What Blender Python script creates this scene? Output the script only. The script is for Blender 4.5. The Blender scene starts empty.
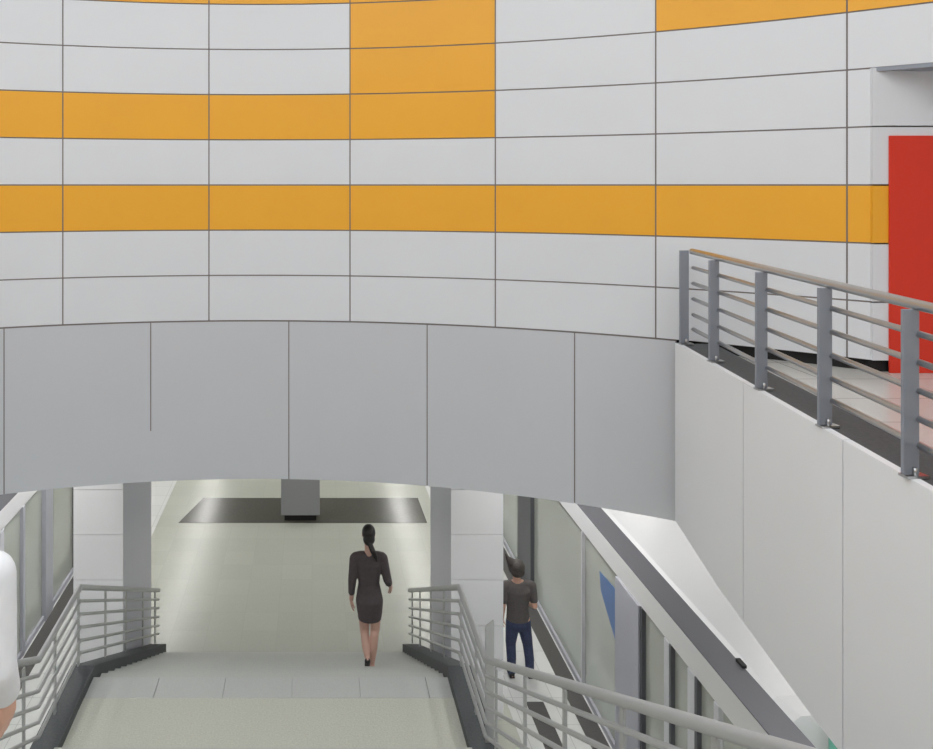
import bpy, bmesh, math, random
from math import radians as R, sin, cos, pi, atan2, degrees
from mathutils import Vector, Matrix
random.seed(4)
S = bpy.context.scene
COL = S.collection

# ------------------------------------------------------------------ materials
def srgb(r, g, b):
    f = lambda c: (c/255/12.92) if c/255 <= .04045 else ((c/255+.055)/1.055)**2.4
    return (f(r), f(g), f(b), 1)

def mat(name, rgb, rough=.5, metal=0.0, spec=.5, noise=None, emit=None, coat=0.0):
    m = bpy.data.materials.new(name); m.use_nodes = True
    nt = m.node_tree; b = nt.nodes['Principled BSDF']
    c = srgb(*rgb)
    b.inputs['Base Color'].default_value = c
    b.inputs['Roughness'].default_value = rough
    b.inputs['Metallic'].default_value = metal
    b.inputs['Specular IOR Level'].default_value = spec
    b.inputs['Coat Weight'].default_value = coat
    if noise:
        scale, amt = noise[0], noise[1]
        tc = nt.nodes.new('ShaderNodeTexCoord')
        n = nt.nodes.new('ShaderNodeTexNoise'); n.inputs['Scale'].default_value = scale
        n.inputs['Detail'].default_value = 4
        ramp = nt.nodes.new('ShaderNodeValToRGB')
        ramp.color_ramp.elements[0].position = .3; ramp.color_ramp.elements[1].position = .7
        ramp.color_ramp.elements[0].color = tuple(max(0, v*(1-amt)) for v in c[:3]) + (1,)
        ramp.color_ramp.elements[1].color = tuple(min(1, v*(1+amt)) for v in c[:3]) + (1,)
        nt.links.new(tc.outputs['Object'], n.inputs['Vector'])
        nt.links.new(n.outputs['Fac'], ramp.inputs['Fac'])
        nt.links.new(ramp.outputs['Color'], b.inputs['Base Color'])
        if len(noise) > 2:
            bp = nt.nodes.new('ShaderNodeBump'); bp.inputs['Strength'].default_value = noise[2]
            bp.inputs['Distance'].default_value = .01
            nt.links.new(n.outputs['Fac'], bp.inputs['Height'])
            nt.links.new(bp.outputs['Normal'], b.inputs['Normal'])
    if emit:
        b.inputs['Emission Color'].default_value = (*emit[0], 1)
        b.inputs['Emission Strength'].default_value = emit[1]
    return m

def tile_mat(name, rgb, grout, size, rough, mortar=.006, spec=.5):
    """square stone slabs laid on a grid, with faint slab to slab variation and grain"""
    m = mat(name, rgb, rough, spec=spec)
    nt = m.node_tree; b = nt.nodes['Principled BSDF']
    tc = nt.nodes.new('ShaderNodeTexCoord')
    br = nt.nodes.new('ShaderNodeTexBrick'); br.offset = 0
    br.inputs['Scale'].default_value = 1
    br.inputs['Brick Width'].default_value = size
    br.inputs['Row Height'].default_value = size
    br.inputs['Mortar Size'].default_value = mortar
    c = srgb(*rgb)
    br.inputs['Color1'].default_value = tuple(v*.97 for v in c[:3]) + (1,)
    br.inputs['Color2'].default_value = tuple(min(1, v*1.03) for v in c[:3]) + (1,)
    br.inputs['Mortar'].default_value = srgb(*grout)
    n = nt.nodes.new('ShaderNodeTexNoise'); n.inputs['Scale'].default_value = 60
    n.inputs['Detail'].default_value = 5
    mx = nt.nodes.new('ShaderNodeMix'); mx.data_type = 'RGBA'; mx.blend_type = 'OVERLAY'
    mx.inputs[0].default_value = .12
    nt.links.new(tc.outputs['Object'], br.inputs['Vector'])
    nt.links.new(tc.outputs['Object'], n.inputs['Vector'])
    nt.links.new(br.outputs['Color'], mx.inputs[6])
    nt.links.new(n.outputs['Fac'], mx.inputs[7])
    nt.links.new(mx.outputs[2], b.inputs['Base Color'])
    return m

def glass_mat(name, rgb, alpha_mix):
    """tinted pane: part clear, part a pale milky film, with a glossy skin"""
    m = bpy.data.materials.new(name); m.use_nodes = True
    nt = m.node_tree; nt.nodes.clear()
    out = nt.nodes.new('ShaderNodeOutputMaterial')
    tr = nt.nodes.new('ShaderNodeBsdfTransparent'); tr.inputs['Color'].default_value = (.93, .96, .94, 1)
    pr = nt.nodes.new('ShaderNodeBsdfPrincipled')
    pr.inputs['Base Color'].default_value = srgb(*rgb); pr.inputs['Roughness'].default_value = .08
    mx = nt.nodes.new('ShaderNodeMixShader'); mx.inputs[0].default_value = alpha_mix
    nt.links.new(tr.outputs[0], mx.inputs[1]); nt.links.new(pr.outputs[0], mx.inputs[2])
    nt.links.new(mx.outputs[0], out.inputs['Surface'])
    return m

M = dict(
    white=mat('white_panel', (225, 227, 231), .32, noise=(1.3, .012)),
    orange=mat('orange_panel', (243, 174, 50), .32, noise=(1.3, .02)),
    joint=mat('panel_joint', (128, 120, 118), .8),
    fascia=mat('fascia_panel', (204, 206, 211), .4, noise=(1.1, .012)),
    sidewall=mat('side_wall_panel', (240, 242, 245), .4, noise=(1.1, .012)),
    red=mat('red_lacquer', (218, 60, 42), .45, spec=.3),
    black=mat('black_recess', (24, 24, 25), .7),
    curb=mat('dark_granite', (76, 79, 81), .65, noise=(45, .18)),
    gallery=tile_mat('gallery_stone', (205, 203, 198), (150, 148, 145), .6, .22),
    landing=mat('tactile_granite', (196, 196, 184), .6, noise=(55, .10, .35)),
    nosing=mat('nosing_granite', (190, 191, 188), .4, noise=(70, .05)),
    step=mat('step_granite', (188, 189, 183), .45, noise=(70, .06)),
    platform=tile_mat('platform_granite', (193, 194, 183), (186, 187, 176), .6, .26, .004, .35),
    sidefloor=tile_mat('platform_white_tile', (226, 226, 224), (196, 196, 195), .6, .25, .005),
    inlay=mat('dark_polished_granite', (84, 82, 74), .2, spec=.35, noise=(25, .10)),
    strip=mat('dark_edge_strip', (84, 82, 80), .5, noise=(40, .1)),
    steel=mat('brushed_steel', (190, 190, 190), .28, metal=1),
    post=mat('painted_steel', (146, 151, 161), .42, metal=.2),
    stairsteel=mat('satin_steel', (186, 187, 187), .36, metal=.5),
    colcore=mat('column_grey_cladding', (216, 216, 226), .4),
    colwhite=mat('column_white_cladding', (243, 243, 247), .3),
    header=mat('header_white', (232, 232, 232), .4),
    roofstrip=mat('dark_grey_cover', (92, 92, 97), .55),
    mullion=mat('mullion_grey', (186, 187, 196), .4),
    mullionw=mat('mullion_white', (216, 217, 221), .4),
    mulliond=mat('mullion_dark', (92, 93, 98), .45),
    glass=glass_mat('screen_glass', (216, 219, 210), .68),
    trainbody=mat('train_white', (206, 206, 207), .3),
    trainpane=mat('train_window_pale', (160, 168, 160), .15),
    teal=mat('train_teal', (110, 178, 160), .4),
    blue=mat('patch_blue', (92, 126, 178), .4),
    kiosk=mat('pillar_grey', (160, 161, 164), .35),
    concrete=mat('track_concrete', (120, 120, 118), .8, noise=(6, .12)),
    trackwall=mat('track_wall_panel', (214, 216, 212), .5),
    ceil=mat('ceiling_white', (216, 217, 219), .6),
    rail=mat('running_rail', (120, 112, 104), .4, metal=.8),
    lamp=mat('lamp_diffuser', (255, 255, 255), .5, emit=((1, .99, .96), 16)),
    skin=mat('skin', (214, 168, 146), .5),
    skinw=mat('skin_fair', (204, 164, 148), .5),
    lips=mat('lips', (168, 92, 86), .5),
    eye=mat('eye', (232, 230, 226), .3),
    iris=mat('iris', (50, 36, 28), .3),
    hairb=mat('hair_black', (30, 25, 25), .4, noise=(40, .3)),
    hairg=mat('hair_dark_brown', (70, 64, 60), .5, noise=(40, .3)),
    dress=mat('dress_charcoal', (80, 71, 73), .8, noise=(30, .1)),
    tee=mat('tshirt_charcoal', (94, 89, 88), .85, noise=(30, .1)),
    jeans=mat('jeans_navy', (62, 70, 98), .85, noise=(30, .2)),
    shoe=mat('shoe_black', (28, 27, 28), .4),
    shirt=mat('shirt_white', (226, 227, 230), .8, noise=(25, .02)),
    trousers=mat('trousers_grey', (84, 86, 92), .8),
)

# ------------------------------------------------------------------ helpers
def link(name, me, m=None, parent=None):
    o = bpy.data.objects.new(name, me); COL.objects.link(o)
    if m is not None:
        for k in (m if isinstance(m, (list, tuple)) else [m]): me.materials.append(k)
    if parent: o.parent = parent
    return o

class MB:
    def __init__(s): s.bm = bmesh.new()
    def box(s, x0, x1, y0, y1, z0, z1, mi=0):
        v = [s.bm.verts.new(p) for p in ((x0,y0,z0),(x1,y0,z0),(x1,y1,z0),(x0,y1,z0),(x0,y0,z1),(x1,y0,z1),(x1,y1,z1),(x0,y1,z1))]
        for f in ((3,2,1,0),(4,5,6,7),(0,1,5,4),(1,2,6,5),(2,3,7,6),(3,0,4,7)):
            s.bm.faces.new([v[i] for i in f]).material_index = mi
        return s
    def hexa(s, bottom, top, mi=0):
        """closed prism between two matching point loops (counter-clockwise seen from the top)"""
        a = [s.bm.verts.new(p) for p in bottom]; b = [s.bm.verts.new(p) for p in top]; n = len(a)
        s.bm.faces.new(list(reversed(a))).material_index = mi
        s.bm.faces.new(b).material_index = mi
        for i in range(n):
            j = (i+1) % n
            s.bm.faces.new([a[i], a[j], b[j], b[i]]).material_index = mi
        return s
    def prism(s, poly, z0, z1, mi=0):
        return s.hexa([(x, y, z0) for x, y in poly], [(x, y, z1) for x, y in poly], mi)
    def tube(s, pts, r, n=12, mi=0):
        """round bar along a polyline, mitred at the bends, closed at the ends"""
        pts = [Vector(p) for p in pts]; rings = []
        rr = r if isinstance(r, (list, tuple)) else [r]*len(pts)
        for i, p in enumerate(pts):
            d0 = (p-pts[i-1]).normalized() if i else None
            d1 = (pts[i+1]-p).normalized() if i < len(pts)-1 else None
            t = ((d0 or d1)+(d1 or d0)).normalized()
            k = 1.0
            if d0 and d1: k = 1/max(.5, t.dot(d1))
            up = Vector((1,0,0)) if abs(t.x) < .9 else Vector((0,0,1))
            u = t.cross(up).normalized(); w = t.cross(u).normalized()
            ring = []
            for a in range(n):
                an = 2*pi*a/n
                ring.append(s.bm.verts.new(p + (u*cos(an)*(k if d0 and d1 else 1) + w*sin(an))*rr[i]))
            rings.append(ring)
        for i in range(len(rings)-1):
            for a in range(n):
                b = (a+1) % n
                f = s.bm.faces.new([rings[i][a], rings[i][b], rings[i+1][b], rings[i+1][a]]); f.smooth = True; f.material_index = mi
        s.bm.faces.new(rings[0]).material_index = mi; s.bm.faces.new(list(reversed(rings[-1]))).material_index = mi
        return s
    def ball(s, c, r, rot=None, n=18):
        """ellipsoid; r is a number or three radii"""
        if not isinstance(r, (list, tuple)): r = (r, r, r)
        mt = Matrix.Translation(Vector(c)) @ (rot or Matrix.Identity(4)) @ Matrix.Diagonal((r[0], r[1], r[2], 1))
        bmesh.ops.create_uvsphere(s.bm, u_segments=n, v_segments=max(8, n*2//3), radius=1, matrix=mt)
        return s
    def limb(s, pts, rad, n=16):
        """tapering limb: a ball at every joint, cones between them"""
        for p, r in zip(pts, rad): s.ball(p, r, n=n)
        s.tube(pts, list(rad), n=n)
        return s
    def loft(s, rings, n=28):
        """stack of ellipses (x, y, z, rx, ry), closed top and bottom"""
        vs = []
        for (x, y, z, rx, ry) in rings:
            vs.append([s.bm.verts.new((x+rx*cos(2*pi*a/n), y+ry*sin(2*pi*a/n), z)) for a in range(n)])
        for i in range(len(vs)-1):
            for a in range(n):
                b = (a+1) % n
                s.bm.faces.new([vs[i][a], vs[i][b], vs[i+1][b], vs[i+1][a]]).smooth = True
        s.bm.faces.new(list(reversed(vs[0]))); s.bm.faces.new(vs[-1])
        return s
    def build(s, name, m, parent=None, bevel=0, smooth=False):
        bmesh.ops.recalc_face_normals(s.bm, faces=s.bm.faces)
        if bevel:
            es = [e for e in s.bm.edges if len(e.link_faces) == 2 and e.calc_face_angle(0) > .6]
            bmesh.ops.bevel(s.bm, geom=es, offset=bevel, segments=2, affect='EDGES', profile=.5)
        if smooth:
            for f in s.bm.faces: f.smooth = True
        else:
            for e in s.bm.edges:
                if len(e.link_faces) == 2 and e.calc_face_angle(0) > .6: e.smooth = False
        me = bpy.data.meshes.new(name); s.bm.to_mesh(me); s.bm.free()
        return link(name, me, m, parent)
    def melt(s, name, m, parent=None, voxel=.007, smooth=6):
        """fuse everything added so far into ONE continuous skin"""
        bmesh.ops.recalc_face_normals(s.bm, faces=s.bm.faces)
        me = bpy.data.meshes.new('raw'); s.bm.to_mesh(me); s.bm.free()
        t = bpy.data.objects.new('raw', me); COL.objects.link(t)
        md = t.modifiers.new('r', 'REMESH'); md.mode = 'VOXEL'; md.voxel_size = voxel
        sm = t.modifiers.new('s', 'SMOOTH'); sm.iterations = smooth; sm.factor = .5
        dg = bpy.context.evaluated_depsgraph_get()
        out = bpy.data.meshes.new_from_object(t.evaluated_get(dg))
        bpy.data.objects.remove(t); bpy.data.meshes.remove(me)
        out.name = name
        for p in out.polygons: p.use_smooth = True
        out.materials.clear()
        return link(name, out, m, parent)

def thing(name, label, cat, loc=(0,0,0), rz=0, group=None):
    o = bpy.data.objects.new(name, None); COL.objects.link(o)
    o.location = loc; o.rotation_euler = (0, 0, rz); o.empty_display_size = .2
    o['label'] = label; o['category'] = cat
    if group: o['group'] = group
    return o

def struct(o, label=None, cat=None):
    o['kind'] = 'structure'
    if label: o['label'] = label
    if cat: o['category'] = cat
    return o

# ------------------------------------------------------------------ main measures (metres, eye at 1.5 above the wall foot)
CX, CY, RAD = -.60, .66, 8.20          # the rotunda
AX = -.31                             # axis of the platform below
ZP, ZL, ZG = -6.19, -3.9, -.1           # platform, landing, gallery floor
ZC = -1.66                             # ceiling over the platform
XR, XL = 1.62, -2.55                   # stair railings
def cyl(a, z, r=RAD): return (CX+r*sin(R(a)), CY+r*cos(R(a)), z)

def curved(mb, a0, a1, z0, z1, depth=.03, r=RAD, mi=0, seg=None):
    """a curved cladding panel facing the middle of the rotunda, with thickness"""
    n = seg or max(2, int(abs(a1-a0)/1.4))
    bm = mb.bm
    F, B = [], []
    for i in range(n+1):
        a = a0+(a1-a0)*i/n
        F.append([bm.verts.new(cyl(a, z, r)) for z in (z0, z1)])
        B.append([bm.verts.new(cyl(a, z, r+depth)) for z in (z0, z1)])
    for i in range(n):
        f = bm.faces.new([F[i][0], F[i+1][0], F[i+1][1], F[i][1]]); f.smooth = True; f.material_index = mi
        f = bm.faces.new([B[i][1], B[i+1][1], B[i+1][0], B[i][0]]); f.material_index = mi
        for q, w in ((0, 1), (1, -1)):
            bm.faces.new([F[i][q], B[i][q], B[i+1][q], F[i+1][q]]).material_index = mi
    for i in (0, n):
        bm.faces.new([F[i][0], F[i][1], B[i][1], B[i][0]]).material_index = mi

# ------------------------------------------------------------------ curved back wall of coloured panels
ST = 10.9
G = .007                                # half a joint
GA = degrees(G/RAD)
PORT = 41.1                             # where the portal recess begins
mb = MB()
def hue(k, r):
    if r == 2: return 1
    if k <= 0 and r in (4, 7): return 1
    if k == 0 and r >= 4: return 1
    if k >= 2 and r == 6: return 1
    if k in (-6, -9) and r in (5, 6): return 1
    return 0
for k in range(-19, 14):
    a0 = 7.13+ST*k; a1 = a0+ST
    if a0 > 198: continue
    for r in range(0, 11):
        z0, z1 = r*.5, r*.5+.5
        b0, b1 = a0, a1
        if r < 5 and a0 < PORT < a1: b1 = PORT
        if r < 5 and PORT < a0 < 61: continue
        if r < 5 and k == 5: b0 = 61.7
        zz0 = .004 if r == 0 else z0+G
        curved(mb, b0+GA, b1-GA, zz0, z1-G, .03, mi=hue(k, r))
curved(mb, -200, PORT, .0, 5.5, .07, RAD+.006, 2, 180)
curved(mb, 61.7, 160, .0, 5.5, .07, RAD+.006, 2, 80)
curved(mb, PORT, 61.7, 2.5, 5.5, .07, RAD+.006, 2, 16)
struct(mb.build('wall_back', [M['white'], M['orange'], M['joint']]), 'curved wall of white and orange panels', 'wall')
mb = MB(); curved(mb, -200, PORT, -.12, -.001, .05, RAD+.05, 0, 180); curved(mb, 61.7, 160, -.12, -.001, .05, RAD+.05, 0, 80)
mb.box(cyl(PORT, 0)[0]-.02, 5.1, 6.86, 6.9, -.12, -.001)
struct(mb.build('baseboard_back', M['black']))

# portal recess on the right: flat wall, soffit, red doorway
YP = 6.82
XP0 = cyl(PORT, 0)[0]
mb = MB()
XD = 4.913
for r in range(5):
    z0, z1 = r*.5+(G if r else .004), r*.5+.5-G
    if r == 4: z1 = 2.5
    if r < 4: mb.box(XP0-.01, XD+.02, YP, YP+.05, z0, z1, 1 if r == 2 else 0)
    else: mb.box(XP0-.01, 7.0, YP, YP+.05, z0, z1, 0)
mb.box(XD+.02, 7.0, YP, YP+.05, 1.9, 2-G, 0)
mb.box(XP0-.01, 7.0, YP+.045, YP+.12, 0, 2.5, 2)
struct(mb.build('wall_portal', [M['white'], M['orange'], M['joint']]))
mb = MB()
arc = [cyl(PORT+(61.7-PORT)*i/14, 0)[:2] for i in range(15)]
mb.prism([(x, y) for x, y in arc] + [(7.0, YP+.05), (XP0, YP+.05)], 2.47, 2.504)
struct(mb.build('ceiling_portal', M['post']))  # darker grey stands in for the shade on the soffit underside
mb = MB(); mb.box(7.0, 7.1, 4.2, YP+.12, ZG-.3, 2.47); struct(mb.build('wall_portal_side', M['white']))
mb = MB()
mb.prism([cyl(62, 0, RAD+.05)[:2], (7.1, 4.3), (7.1, 7.16), cyl(38, 0, RAD+.05)[:2], cyl(46, 0, RAD+.05)[:2], cyl(54, 0, RAD+.05)[:2]], ZG-.3, ZG)
struct(mb.build('floor_portal', M['gallery']))
d = MB()
YD = YP-.02
d.box(XD, XD+.46, YD, YP, ZG, 1.92); d.box(XD+.46, 6.75, YD, YP, 1.62, 1.92); d.box(6.45, 6.75, YD, YP, ZG, 1.62)
door = struct(d.build('door_1', M['red'], bevel=.004), 'red portal with double doors behind the gallery railing', 'door')
for x0, x1, hx in ((XD+.465, XD+1.03, XD+.97), (XD+1.04, 6.445, XD+1.1)):
    lf = MB().box(x0, x1, YP-.012, YP-.002, ZG, 1.615).build('door_leaf', M['red'], door, bevel=.006)
    MB().tube([(hx, YP-.012, .75), (hx, YP-.07, .75), (hx, YP-.07, 1.15), (hx, YP-.012, 1.15)], .012).build('door_handle', M['steel'], lf)

# ------------------------------------------------------------------ hanging fascia below the curved wall
ZB = -1.755
mb = MB()
js = [13.0+10.6*i for i in range(-4, 2)] + [30.2]
GF = degrees(.006/RAD)
for i, (a0, a1) in enumerate(zip(js[:-1], js[1:])):
    low = -1.2 if i in (1, 2) else ZB               # the joint between these two stops half way down
    curved(mb, a0+GF, a1-GF, low, -.014, .04, RAD, 0)
curved(mb, js[1]+GF, js[3]-GF, ZB, -1.2, .04, RAD, 0)
curved(mb, js[0], js[-1], ZB+.004, -.002, .12, RAD+.006, 1, 60)
struct(mb.build('wall_fascia', [M['fascia'], M['joint']]), 'curved grey fascia hanging over the stair opening', 'wall')

# side fascias of the galleries (right one in view, left one its mirror)
def wx(y, side): return (2.60+.1115*y) if side > 0 else (2*(-.45)-2.60-.1115*y)
def fascia_side(side, name):
    mb = MB()
    ds = [7.60, 6.08, 4.71, 3.34, 1.97, .60, -.8]
    bz = lambda y: -1.68-.12*(7.6-y)/1.05 if y > 6.55 else (-1.80-.06*(6.55-y)/1.42 if y > 5.13 else -1.86)
    for i in range(6):
        y0, y1 = ds[i+1]+.005, ds[i]-.005
        cuts = [y0] + [c for c in (5.13, 6.55) if y0 < c < y1] + [y1]
        for c0, c1 in zip(cuts[:-1], cuts[1:]):
            a = [(wx(c0, side), c0), (wx(c0, side)+.05*side, c0), (wx(c1, side)+.05*side, c1), (wx(c1, side), c1)]
            if side < 0: a.reverse()
            mb.hexa([(p[0], p[1], bz(p[1])) for p in a], [(p[0], p[1], 0) for p in a], 0)
    a = [(wx(-.8, side)+.045*side, -.8), (wx(-.8, side)+.12*side, -.8), (wx(7.72, side)+.12*side, 7.72), (wx(7.72, side)+.045*side, 7.72)]
    if side < 0: a.reverse()
    mb.hexa([(p[0], p[1], bz(p[1])+.01) for p in a], [(p[0], p[1], -.1) for p in a], 1)
    struct(mb.build(name, [M['sidewall'], M['joint']]))
    c = MB()
    a = [(wx(-.8, side)+.052*side, -.8), (wx(-.8, side)+.36*side, -.8), (wx(7.58, side)+.36*side, 7.58), (wx(7.58, side)+.052*side, 7.58)]
    if side < 0: a.reverse()
    c.prism(a, ZG, -.004)
    struct(c.build('trim_1' if side > 0 else 'trim_2', M['curb']), 'dark granite kerb under the gallery railing', 'kerb')
    f = MB()
    angs = [30.2, 38, 46, 54, 62, 70, 78, 86, 94, 100.2] if side > 0 else [-27, -38, -46, -54, -62, -70, -78, -86, -94, -100.2]
    pl = [(wx(-.8, side)+.12*side, -.8), (wx(7.5, side)+.12*side, 7.5)]
    if side > 0:
        poly = [pl[0]] + [cyl(x, 0, RAD+.05)[:2] for x in reversed(angs)] + [pl[1]]
    else:
        poly = [pl[1]] + [cyl(x, 0, RAD+.05)[:2] for x in angs] + [pl[0]]
    f.prism(poly, ZG-.3, ZG)
    struct(f.build('floor_gallery_right' if side > 0 else 'floor_gallery_left', M['gallery']))
fascia_side(1, 'wall_right'); fascia_side(-1, 'wall_left')
mb = MB()
poly = [cyl(100.2+i*(159.6/24), 0, RAD+.05)[:2] for i in range(25)]
mb.prism(poly, ZG-.3, ZG)                            # floor behind the camera
mb.box(-2.66, 1.75, -.8, .30, ZG-.3, ZG)
mb.box(-3.6, -2.66, -.8, -.3, ZG-.3, ZG); mb.box(1.75, 2.55, -.8, -.3, ZG-.3, ZG)
struct(mb.build('floor_concourse', M['gallery']))

# unseen rotunda roof: white ring, skylight with slim bars opened wide for soft light
mb = MB()
n = 64
for i in range(n):
    a0, a1 = 360*i/n, 360*(i+1)/n
    q = [cyl(a0, 0, 6.7)[:2], cyl(a0, 0, 8.35)[:2], cyl(a1, 0, 8.35)[:2], cyl(a1, 0, 6.7)[:2]]
    mb.prism(list(reversed(q)), 5.5, 5.7)
struct(mb.build('ceiling', M['ceil']))
mb = MB()
for i in range(6):
    a = 30*i; p, q = cyl(a, 5.6, 6.75), cyl(a+180, 5.6, 6.75)
    mb.tube([p, q], .05, 8)
struct(mb.build('window_skylight', M['post']))

# ------------------------------------------------------------------ gallery railing on the right kerb
def plate(mb, c, w, t, z0, z1, ang):
    """upright flat bar: w wide, t thick, turned by ang about z"""
    ca, sa = cos(ang), sin(ang)
    pts = [(c[0]+u*ca-v*sa, c[1]+u*sa+v*ca) for u, v in ((-w/2,-t/2),(w/2,-t/2),(w/2,t/2),(-w/2,t/2))]
    mb.prism(pts, z0, z1)
gr = thing('gallery_railing', 'steel post and rail guard along the gallery edge above the right wall', 'railing', (wx(5.5, 1), 5.5, 0))
off = Vector(gr.location)
pd = [7.52, 6.78, 5.86, 4.96, 4.11, 3.22, 2.35, 1.48]
gx = lambda y: 3.072+(y-4.11)*.1246
for y in pd:
    x = gx(y)
    p = MB(); plate(p, (x, y),   .085, .022, .014, .885 if y > 7.4 else .862, R(4))
    for v in p.bm.verts: v.co -= off
    po = p.build('post', M['post'], gr, bevel=.003)
    b = MB()
    plate(b, (x+.02, y), .12, .06, .001, .0135, R(4)); b.tube([(x+.01, y-.022, .012), (x+.01, y-.022, .055)], .01, 8)
    for v in b.bm.verts: v.co -= off
    b.build('foot_bracket', M['steel'], po)
h = MB()
h.tube([(gx(y)+.035, y, .885) for y in (7.40, 1.3)], .028, 16)
for v in h.bm.verts: v.co -= off
h.build('handrail', M['steel'], gr)
for z in (.735, .59, .445, .30, .165):
    h = MB()
    h.tube([(gx(y)+.045, y, z) for y in (7.40, 1.3)], .0175, 12)
    for v in h.bm.verts: v.co -= off
    h.build('rail', M['steel'], gr)

# ------------------------------------------------------------------ staircase
st = thing('staircase', 'pale granite staircase with landing, dark kerbs and a lower flight to the platform', 'staircase', (AX, 8.0, ZP))
so = Vector(st.location)
def part(mb, name, m, parent, bevel=0, o=so):
    for v in mb.bm.verts: v.co -= o
    return mb.build(name, m, parent, bevel=bevel)
SX0, SX1 = -2.40, 1.49
YL = 7.45                              # foot of the upper flight
UR, UT = 3.8/23, (7.45-.3)/23
for j in range(1, 23):
    y1 = YL-UT*(j-1); z = ZL+UR*j
    part(MB().box(SX0, SX1, y1-UT-.03, y1, z-.22, z), 'step', M['step'], st, .006)
YE = 8.78
LR, LT = (ZL-ZP)/14, .3143
for k in range(1, 14):
    y0 = YE+LT*(k-1); z = ZL-LR*k
    part(MB().box(SX0, SX1, y0+.001, y0+LT+.03, z-.20, z), 'step', M['step'], st, .006)
part(MB().box(SX0, SX1, YL, YE-.005, ZL-.25, ZL-.02), 'landing_slab', M['step'], st)
part(MB().box(SX0, SX1, YL, 8.42, ZL-.02, ZL), 'textured_paving', M['landing'], st)
w = .728; x = SX0
while x < SX1-.01:
    x2 = min(x+w, SX1)
    part(MB().box(x+.002, x2-.002, 8.424, YE, ZL-.02, ZL), 'nosing_slab', M['nosing'], st, .003)
    x = x2
def stringer(x0, x1, top, ylist):
    mb = MB()
    A = [(y, z) for y, z in ylist]
    for (ya, za), (yb, zb) in zip(A[:-1], A[1:]):
        mb.hexa([(x0, ya, za-.34), (x1, ya, za-.34), (x1, yb, zb-.34), (x0, yb, zb-.34)],
                [(x0, ya, za+top), (x1, ya, za+top), (x1, yb, zb+top), (x0, yb, zb+top)])
    return mb
SPc = [(.3, ZG+.02), (7.38, ZL+.04), (8.84, ZL+.04), (13.18, ZP+.08)]
for x0, x1 in ((-2.66, -2.402), (1.492, 1.75)):
    part(stringer(x0, x1, .05, SPc), 'kerb', M['curb'], st)

def stair_railing(xc, label, tall):
    t = thing('stair_railing', label, 'railing', (xc, 8.0, ZL))
    o = Vector(t.location)
    base = lambda y: (SPc[1][1]+(SPc[0][1]-SPc[1][1])*(7.38-y)/(7.38-.3)) if y < 7.38 else (SPc[1][1] if y < 8.84 else max(ZP, SPc[2][1]+(SPc[3][1]-SPc[2][1])*(y-8.84)/(13.18-8.84)))
    ys = [.55, 7.46, 8.80, 13.3]
    line = lambda h: [(xc, y, base(y)+.05+h) for y in ys]
    part(MB().tube(line(.885), .031, 14), 'handrail', M['stairsteel'], t, o=o)
    for hh in (.735, .59, .445, .30, .165):
        part(MB().tube(line(hh), .0175, 10), 'rail', M['stairsteel'], t, o=o)
    for y in (.6, 1.31, 2.28, 3.25, 4.22, 5.19, 6.16, 7.13, 8.0, 8.80, 9.95, 11.05, 12.15, 13.1):
        p = MB(); plate(p, (xc+(.02 if xc > 0 else -.02), y), .018, .05, base(y)+.075, base(y)+.92, 0)
        part(p, 'post', M['stairsteel'], t, .003, o)
    if tall:
        p = MB()
        p.hexa([(xc+.03, 7.60, ZL+.10), (xc+.11, 7.60, ZL+.10), (xc+.11, 7.63, ZL+.10), (xc+.03, 7.63, ZL+.10)],
               [(xc+.03, 7.60, ZL+1.20), (xc+.11, 7.60, ZL+1.26), (xc+.11, 7.63, ZL+1.26), (xc+.03, 7.63, ZL+1.20)])
        part(p, 'end_post', M['stairsteel'], t, .003, o)
    return t
stair_railing(XR, 'steel five-bar railing on the right side of the granite stairs', True)
stair_railing(XL, 'steel five-bar railing on the left side of the granite stairs', False)

# ------------------------------------------------------------------ platform hall
mb = MB()
mb.box(AX-3.2, AX+3.2, -3, 34, ZP-.3, ZP)
struct(mb.build('floor_platform', M['platform']))
for s in (-1, 1):
    mb = MB(); x = sorted((AX+s*3.202, AX+s*4.41))
    mb.box(x[0], x[1], -3, 34, ZP-.3, ZP)
    struct(mb.build('floor_side_right' if s > 0 else 'floor_side_left', M['sidefloor']))
    mb = MB(); x = sorted((AX+s*4.13, AX+s*4.385)); mb.box(x[0], x[1], -3, 34, ZP, ZP+.004)
    struct(mb.build('trim_3' if s > 0 else 'trim_4', M['strip']), 'dark safety strip along the platform edge', 'strip')
    mb = MB(); x = sorted((AX+s*4.7, AX+s*8.3)); mb.box(x[0], x[1], -3, 34, ZP-1.3, ZP-1.15)
    struct(mb.build('floor_track_right' if s > 0 else 'floor_track_left', M['concrete']))
    for q in (5.45, 6.9):
        mb = MB(); mb.box(AX+s*q-.035, AX+s*q+.035, -3, 34, ZP-1.15, ZP-1.0)
        struct(mb.build('trim_rail', M['rail']))
    mb = MB(); x = sorted((AX+s*8.3, AX+s*8.5)); mb.box(x[0], x[1], -3, 34, ZP-1.3, ZG-.3)
    struct(mb.build('wall_track_right' if s > 0 else 'wall_track_left', M['trackwall']))
mb = MB(); mb.box(3.18, 3.44, 8.2, 11.9, ZP, ZP+.004)
struct(mb.build('trim_5', M['strip']), 'short dark strip in the white side floor', 'strip')
mb = MB(); mb.prism([(-3.04, 18.2), (2.62, 18.2), (2.60, 19.65), (-2.67, 19.65)], ZP, ZP+.005)
struct(mb.build('floor_inlay', M['inlay']), 'dark polished granite band across the platform floor', 'floor')
mb = MB(); mb.box(AX-8.5, AX+8.5, 34, 34.2, ZP-1.3, ZC); struct(mb.build('wall_platform_far', M['trackwall']))
mb = MB(); mb.box(AX-8.5, AX+8.5, -3.2, -3, ZP-1.3, ZG-.4); struct(mb.build('wall_platform_near', M['trackwall']))
mb = MB()
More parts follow.
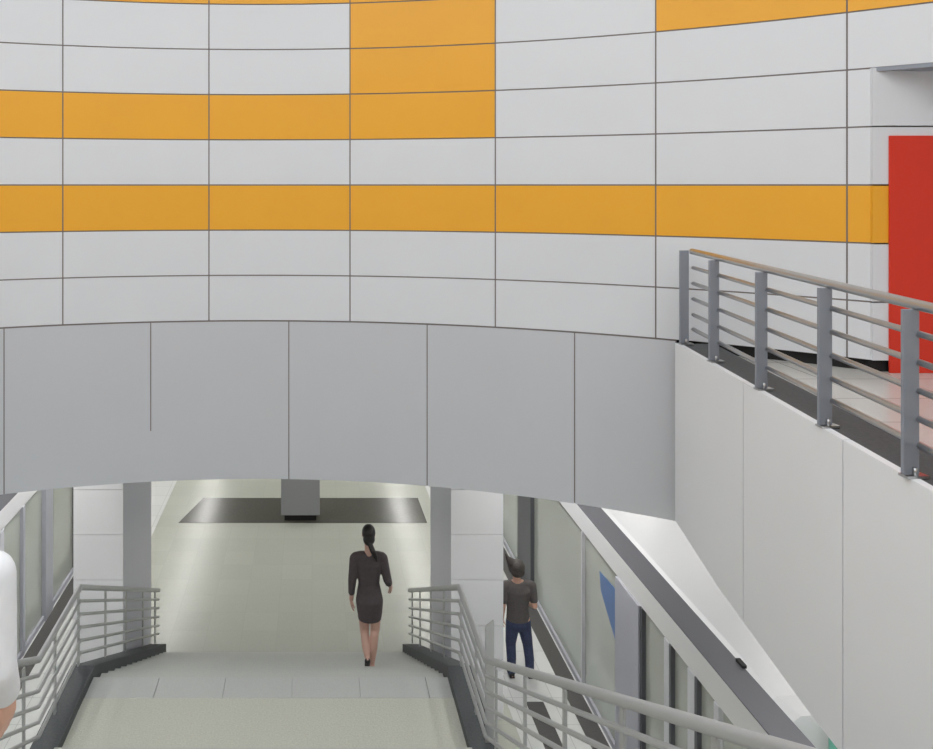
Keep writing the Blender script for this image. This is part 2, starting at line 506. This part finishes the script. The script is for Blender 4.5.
arc = [cyl(a, 0, RAD+.1)[:2] for a in (30, 24, 16, 8, 0, -8, -16, -24, -30)]
mb.prism([(AX+8.5, 7.6), (AX+8.5, 34), (AX-8.5, 34), (AX-8.5, 7.6)] + list(reversed(arc)), ZC, ZC+.2)
mb.prism([(wx(-3, 1)+.15, -3), (AX+8.5, -3), (AX+8.5, 7.6), (wx(7.6, 1)+.1, 7.6)], ZC-.02, ZC+.2)
mb.prism([(AX-8.5, -3), (wx(-3, -1)-.15, -3), (wx(7.6, -1)-.1, 7.6), (AX-8.5, 7.6)], ZC-.02, ZC+.2)
struct(mb.build('ceiling_platform', M['ceil']))

# columns under the fascia
def column(x0, x1, inner, label):
    c = thing('column', label, 'column', ((x0+x1)/2, 12.4, ZP))
    o = Vector(c.location)
    part(MB().box(x0+.01, x1-.01, 11.525, 13.6, ZP, ZC), 'shaft', M['colcore'], c, .03, o)
    z = ZC; k = 0
    tops = [ZC, -2.24, -2.88, -3.53, -4.178, -4.832, -5.48, ZP]
    for a, b in zip(tops[:-1], tops[1:]):
        part(MB().box(x0, x1, 11.50, 11.53, b+.004, a-.004), 'cladding_panel', M['colwhite'], c, .002, o)
column(2.00, 2.75, -1, 'white panelled column to the right of the stairs, beside the man')
column(-3.43, -2.717, 1, 'white panelled column to the left of the stairs')

# grey pillar on the platform axis
k = thing('information_pillar', 'square grey metal pillar with a black foot on the dark floor band', 'pillar', (-.27, 18.55, ZP))
o = Vector(k.location)
part(MB().box(-.71, .18, 18.3, 18.8, ZP+.13, ZP+2.5), 'body', M['kiosk'], k, .012, o)
part(MB().box(-.63, .10, 18.33, 18.75, ZP+.004, ZP+.13), 'plinth', M['black'], k, 0, o)

# ------------------------------------------------------------------ platform screens
def screen(s, label, posts):
    X = AX+s*4.41
    t = thing('platform_screen', label, 'platform screen', (X, 15, ZP))
    o = Vector(t.location)
    def bx(a, b, *r):                                 # a, b measured outward from the glass line
        p = sorted((X+s*a, X+s*b)); return MB().box(p[0], p[1], *r)
    part(bx(0, .31, 4.0, 33.5, -3.755, -3.44), 'header', M['header'], t, .008, o)
    rs = part(bx(.0, .312, 4.0, 33.5, -3.44, -3.427), 'cover_strip', M['roofstrip'], t, 0, o)
    if s > 0: part(bx(.285, .33, 8.15, 8.28, -3.427, -3.395), 'clip', M['black'], rs, 0, o)
    part(bx(.0, .10, 4.0, 33.5, ZP, ZP+.09), 'sill', M['mullion'], t, 0, o)
    for y0, y1, m, dp in posts:
        part(bx(-.03 if y1-y0 > .3 else -.01, dp, y0, y1, ZP+.0, -3.755), 'mullion', M[m], t, .004, o)
    ed = [4.0] + [e for p in posts for e in (p[0], p[1])] + [33.5]
    for a, b in zip(ed[0::2], ed[1::2]):
        if b-a > .08:
            part(bx(.04, .055, a, b, ZP+.09, -3.755), 'glass_pane', M['glass'], t, 0, o)
    return t
pr = [(5.1,5.2,'mullionw',.1),(6.5,6.6,'mullionw',.1),(7.35,7.42,'mulliond',.1),(8.05,8.15,'mullionw',.1),(8.50,8.56,'mulliond',.1),(8.56,8.72,'mullionw',.1),
      (9.12,9.17,'mulliond',.1),(9.17,9.30,'mullionw',.1),(9.92,9.99,'mulliond',.12),(9.99,10.75,'mullion',.25),(12.12,12.16,'mullionw',.06),(14.9,15.85,'mulliond',.2),(17.5,17.6,'mullionw',.1),
      (19.6,20.4,'mullion',.2),(22.5,22.6,'mullionw',.1),(25,25.8,'mullion',.2),(28,28.1,'mullionw',.1),(31,31.8,'mullion',.2)]
pl = [(5.1,5.2,'mullionw',.1),(6.5,6.6,'mullionw',.1),(8.05,8.15,'mullionw',.1),(9.3,9.4,'mullionw',.1),(10.7,10.78,'mullion',.1),(12.1,12.25,'mullionw',.1),(13.05,13.15,'mullion',.1),(14.1,14.5,'mullion',.2),
      (15.9,16.1,'mulliond',.1),(17.5,17.6,'mullionw',.1),(19.6,20.4,'mullion',.2),(22.5,22.6,'mullionw',.1),(25,25.8,'mullion',.2),(28,28.1,'mullionw',.1),(31,31.8,'mullion',.2)]
ps = screen(1, 'glazed platform edge screen with white header on the right, in front of the train', pr)
screen(-1, 'glazed platform edge screen with white header at the left edge', pl)
# flat blue patch set on the pane before the wide mullion
o = Vector(ps.location); Xg = AX+4.41
mb = MB(); bm = mb.bm
yz = [(10.8, -4.0), (10.8, -4.78), (11.45, -4.3), (11.5, -4.05)]
mb.hexa([(Xg+.032, y, z) for y, z in yz], [(Xg+.039, y, z) for y, z in yz])
part(mb, 'blue_patch', M['blue'], ps, 0, o)

# ------------------------------------------------------------------ train behind the right-hand screen
tr = thing('train_carriage', 'white metro carriage with broad flat roof behind the right screen', 'train', (5.9, 18, ZP-1.0))
o = Vector(tr.location)
prof = [(4.50, -6.9), (4.45, -6.2), (4.45, -3.72), (4.475, -3.57), (4.56, -3.51), (5.3, -3.46), (5.95, -3.44), (6.6, -3.46), (7.2, -3.54), (7.36, -3.68), (7.42, -4.0), (7.43, -6.2), (7.38, -6.9)]
mb = MB(); T0, T1 = 7.62, 31.0
def section(y, k, dz=0): return [mb.bm.verts.new((5.94+(x-5.94)*k, y, z+dz)) for x, z in prof]
secs = [section(T0, .93, -.05), section(T0+.22, 1), section(T1-.2, 1), section(T1, .93, -.05)]
for a, b in zip(secs[:-1], secs[1:]):
    for i in range(len(prof)):
        j = (i+1) % len(prof); mb.bm.faces.new([a[i], a[j], b[j], b[i]])
mb.bm.faces.new(secs[0]); mb.bm.faces.new(list(reversed(secs[-1])))
part(mb, 'body', M['trainbody'], tr, 0, o)
y = 8.1
while y < 30:
    part(MB().box(4.438, 4.47, y, y+1.5, -5.2, -4.15), 'window', M['trainpane'], tr, .004, o)
    part(MB().box(4.436, 4.47, y+1.75, y+2.95, -6.15, -4.0), 'door_leaf', M['trainpane'], tr, .004, o)
    y += 3.2
for x0, y0, h in ((4.86, 7.42, -3.50), (4.90, 7.24, -3.42)):
    mb = MB(); mb.tube([(x0, y0, -6.6), (x0, y0, h-.05), (x0, y0, h)], [.06, .06, .045], 14)
    part(mb, 'gangway_fender', M['teal'], tr, 0, o)
for yb in (10, 28):
    for dy in (-.9, .9):
        for sx in (5.22, 6.66):
            part(MB().tube([(sx-.07, yb+dy, ZP-.62), (sx+.07, yb+dy, ZP-.62)], .38, 20), 'wheel', M['mulliond'], tr, 0, o)

# ------------------------------------------------------------------ linear lights over the platform edges, plus added fill rows
lights = []
def linear(x, y, label, group):
    t = thing('linear_light', label, 'ceiling light', (x, y, ZC-.021), 0, group)
    if not lights:
        MB().box(-.17, .17, 0, 2.4, -.07, 0).build('housing', M['post'], t)
        MB().box(-.15, .15, .03, 2.37, -.082, -.0705).build('diffuser', M['lamp'], t)
        lights.append(t)
    else:
        for c in list(lights[0].children):
            q = c.copy(); COL.objects.link(q); q.parent = t
for s in (-1, 1):
    for i in range(9):
        linear(AX+s*3.6, 9.6+2.7*i, 'slim linear ceiling light over the platform, mirrored in the polished floor', 'linear ceiling lights over the platform edges')
    for i in range(5):  # unseen rows added to brighten screen header and train roof
        linear(AX+s*6.8, -2.4+6*i, 'added fill light above the tracks, unseen, brightening the train roof', 'added fill lights above the tracks')
    for i in range(4):  # unseen rows added to brighten the column fronts and stairs
        linear(AX+s*4.75, -2.6+2.5*i, 'added fill light under the gallery floor, unseen, brightening the columns', 'added fill lights under the galleries')

# ------------------------------------------------------------------ people
def hand(mb, wrist, direction, palm_n, side, sc=1.0, curl=.5):
    """palm, four unequal bent fingers and a thumb from the side of the palm"""
    dr = Vector(direction).normalized(); n = Vector(palm_n); n = (n-dr*n.dot(dr)).normalized()
    u = dr.cross(n).normalized()*side                # towards the thumb
    w = Vector(wrist)
    P = lambda a, b, c: w+dr*a*sc+u*b*sc+n*c*sc
    for b in (-.028, -.009, .010, .028):
        mb.limb([P(.0, b*.5, 0), P(.045, b, .0), P(.088, b, .0)], [.017*sc, .0155*sc, .0125*sc], 10)
    for b, L in ((-.030, .058), (-.010, .072), (.010, .078), (.029, .070)):
        p0 = P(.088, b, 0); p1 = P(.088+L*.5, b*1.05, .012*curl+.004); p2 = P(.088+L*.8, b*1.05, .030*curl+.006); p3 = P(.088+L*.97, b*1.02, .052*curl+.008)
        mb.limb([p0, p1, p2, p3], [.0098*sc, .0092*sc, .0086*sc, .0075*sc], 8)
    mb.limb([P(.018, .026, .004), P(.050, .050, .014), P(.078, .056, .026), P(.098, .054, .036)], [.014*sc, .0122*sc, .0108*sc, .009*sc], 8)

def head(mb, c, sc=1.0):
    """skull, jaw, nose, ears; looks along +y"""
    c = Vector(c); k = sc
    mb.ball(c+Vector((0, -.012, .025))*k, (.074*k, .094*k, .092*k))
    mb.ball(c+Vector((0, .030, -.035))*k, (.058*k, .062*k, .078*k))
    mb.ball(c+Vector((0, .062, -.088))*k, (.028*k, .024*k, .022*k))
    mb.limb([c+Vector((0, .088, .016))*k, c+Vector((0, .106, -.022))*k], [.008*k, .0135*k], 10)
    for s in (-1, 1):
        mb.ball(c+Vector((s*.076, -.008, -.006))*k, (.010*k, .018*k, .030*k))
        mb.ball(c+Vector((s*.036, .070, -.022))*k, (.022*k, .018*k, .020*k))
        mb.ball(c+Vector((s*.030, .076, .032))*k, (.024*k, .012*k, .008*k))

def face_parts(c, parent, sc=1.0):
    c = Vector(c)
    for s in (-1, 1):
        e = MB().ball(c+Vector((s*.031, .0735, .010))*sc, .0125*sc, n=14).build('eye', M['eye'], parent, smooth=True)
        MB().ball(c+Vector((s*.031, .0845, .010))*sc, (.0055*sc, .003*sc, .0055*sc), n=10).build('iris', M['iris'], e, smooth=True)
    mb = MB(); mb.ball(c+Vector((0, .087, -.054))*sc, (.022*sc, .008*sc, .005*sc)); mb.ball(c+Vector((0, .085, -.063))*sc, (.019*sc, .008*sc, .006*sc))
    mb.build('mouth', M['lips'], parent, smooth=True)

def foot(mb, ankle, dy=1.0, r=.032, pitch=0):
    a = Vector(ankle)
    mb.limb([a, a+Vector((0, -.035, -.045)), a+Vector((0, .03, -.045)), a+Vector((0, .11, -.055)), a+Vector((0, .155, -.058))], [.036, .030, .033, .028, .019], 12)

# --- woman in the charcoal dress, stepping down the lower flight
zt = ZL-LR*5
W = thing('person', 'woman seen from behind in a short charcoal dress, walking down the lower stairs', 'person', (.745, 10.22, zt+.005))
W.scale = (1.03, 1.03, 1.03)
b = MB()
hc = (-.020, .03, 1.690)
head(b, hc, 1.0)
b.limb([(-.02, .015, 1.60), (-.02, 0, 1.52), (-.02, -.015, 1.45)], [.052, .050, .062])
b.loft([(-.015, 0, .80, .13, .115), (-.012, -.01, .90, .150, .125), (-.012, 0, 1.00, .135, .105), (-.018, .0, 1.10, .115, .088), (-.02, .0, 1.22, .130, .095), (-.02, -.005, 1.34, .150, .10), (-.02, -.005, 1.41, .150, .085), (-.02, -.005, 1.46, .085, .06)])
b.limb([(-.18, 0, 1.415), (-.02, 0, 1.44), (.14, 0, 1.415)], [.05, .06, .05])
# left arm straight down, right arm swung out and forward
b.limb([(-.19, 0, 1.40), (-.225, -.02, 1.14), (-.235, .02, .88)], [.048, .040, .026]); hand(b, (-.235, .02, .885), (.02, .12, -1), (1, .2, 0), 1, .92)
b.limb([(.15, 0, 1.40), (.21, -.03, 1.15), (.262, .14, .99)], [.048, .040, .026]); hand(b, (.26, .135, .995), (.24, .55, -.8), (-1, .3, .1), -1, .92)
# legs: right one carrying, left one trailing with the heel up
b.limb([(.068, 0, .88), (.060, .03, .50), (.050, .0, .45), (.035, -.015, .30), (.022, -.01, .115)], [.083, .058, .053, .052, .033])
b.limb([(-.086, 0, .88), (-.070, .07, .50), (-.066, .055, .45), (-.055, -.03, .33), (-.045, -.10, .235)], [.083, .058, .053, .052, .033])
b.limb([(.022, -.01, .115), (.022, -.035, .085), (.022, .05, .055), (.022, .11, .028), (.022, .15, .022)], [.033, .028, .028, .026, .017], 12)
b.limb([(-.045, -.10, .235), (-.045, -.135, .225), (-.045, -.10, .16), (-.045, -.07, .09), (-.045, -.045, .055)], [.033, .028, .028, .026, .017], 12)
body = b.melt('body', M['skinw'], W, .0062, 5)
face_parts(hc, body)
dr = MB()
dr.loft([(-.008, .0, .655, .142, .125), (-.006, 0, .72, .152, .132), (-.010, -.008, .80, .162, .140), (-.012, -.015, .90, .170, .143), (-.014, 0, 1.00, .150, .118), (-.018, 0, 1.10, .130, .102), (-.02, 0, 1.22, .146, .112), (-.02, -.005, 1.34, .168, .118), (-.02, -.005, 1.40, .168, .10), (-.02, -.005, 1.452, .115, .078)])
dr.limb([(-.18, -.005, 1.415), (-.115, -.008, 1.432), (-.02, -.014, 1.432), (.075, -.008, 1.432), (.14, -.005, 1.415)], [.066, .064, .066, .064, .066])
dr.limb([(-.192, 0, 1.40), (-.226, -.02, 1.14), (-.232, .0, .985)], [.066, .052, .042])
dr.limb([(.152, 0, 1.40), (.210, -.03, 1.15), (.232, .05, 1.075)], [.066, .053, .047])
dr.melt('dress', M['dress'], W, .008, 4)
hr = MB()
hr.ball((-.020, .006, 1.722), (.086, .102, .098)); hr.ball((-.020, -.045, 1.66), (.074, .062, .082)); hr.ball((-.015, -.075, 1.625), (.040, .036, .040))
hr.limb([(-.010, -.085, 1.62), (.02, -.125, 1.55), (.055, -.12, 1.47), (.075, -.11, 1.41)], [.032, .034, .026, .010])
hr.melt('hair', M['hairb'], W, .007, 3)
s = MB()
s.limb([(.022, -.04, .082), (.022, .05, .052), (.022, .11, .026), (.022, .155, .021)], [.034, .033, .030, .020], 12); s.limb([(.022, -.045, .07), (.022, -.05, .008)], [.016, .008], 10)
s.melt('shoe', M['skinw'], W, .006, 2)
s = MB()
s.limb([(-.045, -.145, .215), (-.045, -.105, .155), (-.045, -.07, .085), (-.045, -.042, .052)], [.036, .034, .031, .020], 12); s.limb([(-.045, -.155, .218), (-.045, -.19, .195)], [.016, .008], 10)
s.melt('shoe', M['shoe'], W, .006, 2)

# --- man in t-shirt and jeans on the side platform
P2 = thing('person', 'man seen from behind in a dark t-shirt and blue jeans beside the right column', 'person', (3.24, 12.55, ZP+.001))
b = MB()
hc = (-.03, .02, 1.665)
head(b, hc, 1.04)
b.limb([(-.03, .005, 1.58), (-.03, -.01, 1.50), (-.03, -.02, 1.43)], [.060, .060, .075])
b.loft([(-.01, 0, .82, .150, .11), (-.01, 0, .92, .165, .12), (-.015, 0, 1.05, .150, .11), (-.02, 0, 1.20, .170, .12), (-.02, -.005, 1.34, .195, .125), (-.02, -.005, 1.42, .18, .10), (-.02, -.005, 1.47, .09, .07)])
b.limb([(-.21, 0, 1.41), (-.02, 0, 1.44), (.19, 0, 1.41)], [.06, .07, .06])
b.limb([(-.215, 0, 1.40), (-.25, -.02, 1.12), (-.245, .06, .87)], [.06, .048, .031]); hand(b, (-.245, .06, .875), (.03, .2, -1), (1, .2, 0), 1)
b.limb([(.205, 0, 1.40), (.235, -.05, 1.12), (.20, .16, 1.04)], [.06, .048, .032]); hand(b, (.20, .155, 1.04), (-.35, .9, -.15), (-.6, -.2, -.6), -1)
b.limb([(-.085, 0, .88), (-.115, .035, .50), (-.115, .025, .46), (-.115, -.02, .32), (-.118, -.02, .10)], [.105, .068, .062, .060, .042]); foot(b, (-.118, -.02, .10))
b.limb([(.075, 0, .88), (.145, .03, .50), (.15, .02, .46), (.162, -.03, .32), (.17, -.03, .10)], [.105, .068, .062, .060, .042]); foot(b, (.17, -.03, .10))
body = b.melt('body', M['skin'], P2, .0068, 5)
face_parts(hc, body, 1.04)
t = MB()
t.loft([(-.01, 0, .83, .176, .135), (-.01, 0, .93, .180, .136), (-.015, 0, 1.05, .168, .128), (-.02, 0, 1.20, .186, .135), (-.02, -.005, 1.34, .21, .14), (-.02, -.005, 1.42, .195, .115), (-.02, -.005, 1.475, .105, .08)])
t.limb([(-.21, 0, 1.41), (-.02, 0, 1.42), (.19, 0, 1.41)], [.072, .08, .072])
t.limb([(-.215, 0, 1.40), (-.242, -.015, 1.19)], [.077, .068]); t.limb([(.205, 0, 1.40), (.228, -.035, 1.20)], [.074, .064])
t.melt('t_shirt', M['tee'], P2, .008, 4)
j = MB()
j.loft([(-.01, 0, .74, .165, .125), (-.01, -.008, .82, .176, .138), (-.01, 0, .93, .172, .127)])
j.limb([(-.085, 0, .84), (-.115, .035, .50), (-.115, .025, .46), (-.116, -.02, .28), (-.118, -.02, .075)], [.115, .082, .078, .072, .064])
j.limb([(.075, 0, .84), (.145, .03, .50), (.15, .02, .46), (.163, -.03, .28), (.17, -.03, .075)], [.115, .082, .078, .072, .064])
j.melt('jeans', M['jeans'], P2, .008, 4)
h = MB()
h.ball((-.025, -.002, 1.705), (.124, .122, .108)); h.ball((-.025, -.055, 1.64), (.108, .068, .082))
h.limb([(-.07, .0, 1.73), (-.12, .0, 1.78), (-.165, .01, 1.83), (-.205, .01, 1.90)], [.085, .065, .036, .008])
h.limb([(-.105, -.01, 1.66), (-.13, .0, 1.74), (-.185, .01, 1.86)], [.05, .045, .012])
h.melt('hair', M['hairg'], P2, .008, 2)
for x, y in ((-.118, -.02), (.17, -.03)):
    s = MB(); s.limb([(x, y-.04, .045), (x, y+.04, .045), (x, y+.12, .040), (x, y+.17, .036)], [.042, .043, .040, .030], 12); s.box(x-.04, x+.04, y-.075, y+.19, .002, .02)
    s.melt('shoe', M['shoe'], P2, .007, 2)

# --- person in white at the left edge, coming down the upper flight
jn = 17
P3 = thing('person', 'person in a white long-sleeved shirt cut off by the left edge, on the upper stairs', 'person', (-1.106, 2.277, ZL+UR*jn+.005))
P3.scale = (.97, .97, .97)
b = MB()
hc = (0, .03, 1.76)
head(b, hc, 1.06)
b.limb([(0, .01, 1.68), (0, 0, 1.60), (0, -.015, 1.53)], [.062, .062, .078])
b.loft([(0, 0, .88, .150, .11), (0, 0, .98, .170, .125), (0, 0, 1.12, .155, .115), (0, 0, 1.28, .175, .125), (0, 0, 1.43, .20, .13), (0, 0, 1.52, .18, .10), (0, 0, 1.57, .09, .07)])
b.limb([(-.20, 0, 1.52), (0, 0, 1.54), (.19, 0, 1.52)], [.06, .07, .06])
b.limb([(-.21, 0, 1.51), (-.235, -.05, 1.22), (-.22, .12, .99)], [.06, .048, .031]); hand(b, (-.22, .115, .995), (.03, .5, -1), (1, .2, 0), 1)
b.limb([(.20, 0, 1.51), (.224, -.04, 1.27), (.224, .03, 1.155)], [.06, .048, .032]); hand(b, (.224, .03, 1.16), (.02, .2, -1), (-1, .3, 0), -1, 1.0)
b.limb([(-.085, 0, .95), (-.09, .035, .54), (-.09, .025, .50), (-.09, -.02, .34), (-.09, -.02, .10)], [.105, .068, .062, .060, .042]); foot(b, (-.09, -.02, .10))
b.limb([(.085, 0, .95), (.09, .035, .54), (.09, .025, .50), (.09, -.02, .34), (.09, -.02, .10)], [.105, .068, .062, .060, .042]); foot(b, (.09, -.02, .10))
body = b.melt('body', M['skin'], P3, .0068, 5)
face_parts(hc, body, 1.06)
t = MB()
t.loft([(0, 0, .86, .18, .14), (0, 0, .98, .184, .14), (0, 0, 1.12, .172, .13), (0, 0, 1.28, .19, .14), (0, 0, 1.43, .215, .145), (0, 0, 1.52, .195, .115), (0, 0, 1.58, .10, .08)])
t.limb([(-.20, 0, 1.52), (0, 0, 1.53), (.19, 0, 1.52)], [.072, .08, .072])
t.limb([(-.21, 0, 1.51), (-.235, -.05, 1.22), (-.223, .09, 1.03)], [.075, .062, .044])
t.limb([(.20, 0, 1.52), (.224, -.04, 1.27), (.226, .02, 1.175)], [.070, .063, .050])
t.melt('shirt', M['shirt'], P3, .008, 4)
j = MB()
j.loft([(0, 0, .82, .165, .125), (0, -.008, .90, .174, .135), (0, 0, 1.0, .17, .125)])
for s in (-1, 1): j.limb([(s*.085, 0, .92), (s*.09, .035, .54), (s*.09, .025, .50), (s*.09, -.02, .30), (s*.09, -.02, .075)], [.115, .082, .078, .074, .068])
j.melt('trousers', M['trousers'], P3, .009, 4)
h = MB(); h.ball((0, .005, 1.80), (.092, .112, .100)); h.ball((0, -.05, 1.745), (.080, .062, .080)); h.melt('hair', M['hairg'], P3, .009, 2)
for x in (-.09, .09):
    s = MB(); s.limb([(x, -.06, .045), (x, .02, .045), (x, .10, .040), (x, .15, .036)], [.042, .043, .040, .030], 12); s.box(x-.04, x+.04, -.095, .17, .002, .02)
    s.melt('shoe', M['shoe'], P3, .008, 2)

# ------------------------------------------------------------------ light, camera
wd = bpy.data.worlds.new('World'); S.world = wd; wd.use_nodes = True
bg = wd.node_tree.nodes['Background']; bg.inputs['Color'].default_value = (.94, .98, 1, 1); bg.inputs['Strength'].default_value = 2.2

cam = bpy.data.cameras.new('camera'); co = bpy.data.objects.new('camera', cam); COL.objects.link(co)
co.location = (0, 0, 1.5); co.rotation_euler = (pi/2, 0, 0)
cam.sensor_fit = 'HORIZONTAL'; cam.sensor_width = 36; cam.lens = 800/933*36
cam.shift_x = (466.5-312)/933; cam.shift_y = -(374.5-185)/933
cam.clip_start = .05; cam.clip_end = 200
S.camera = co
vs = S.view_settings
vs.view_transform = 'Standard'; vs.look = 'None'; vs.gamma = 1; vs.use_curve_mapping = False; vs.exposure = 0.0
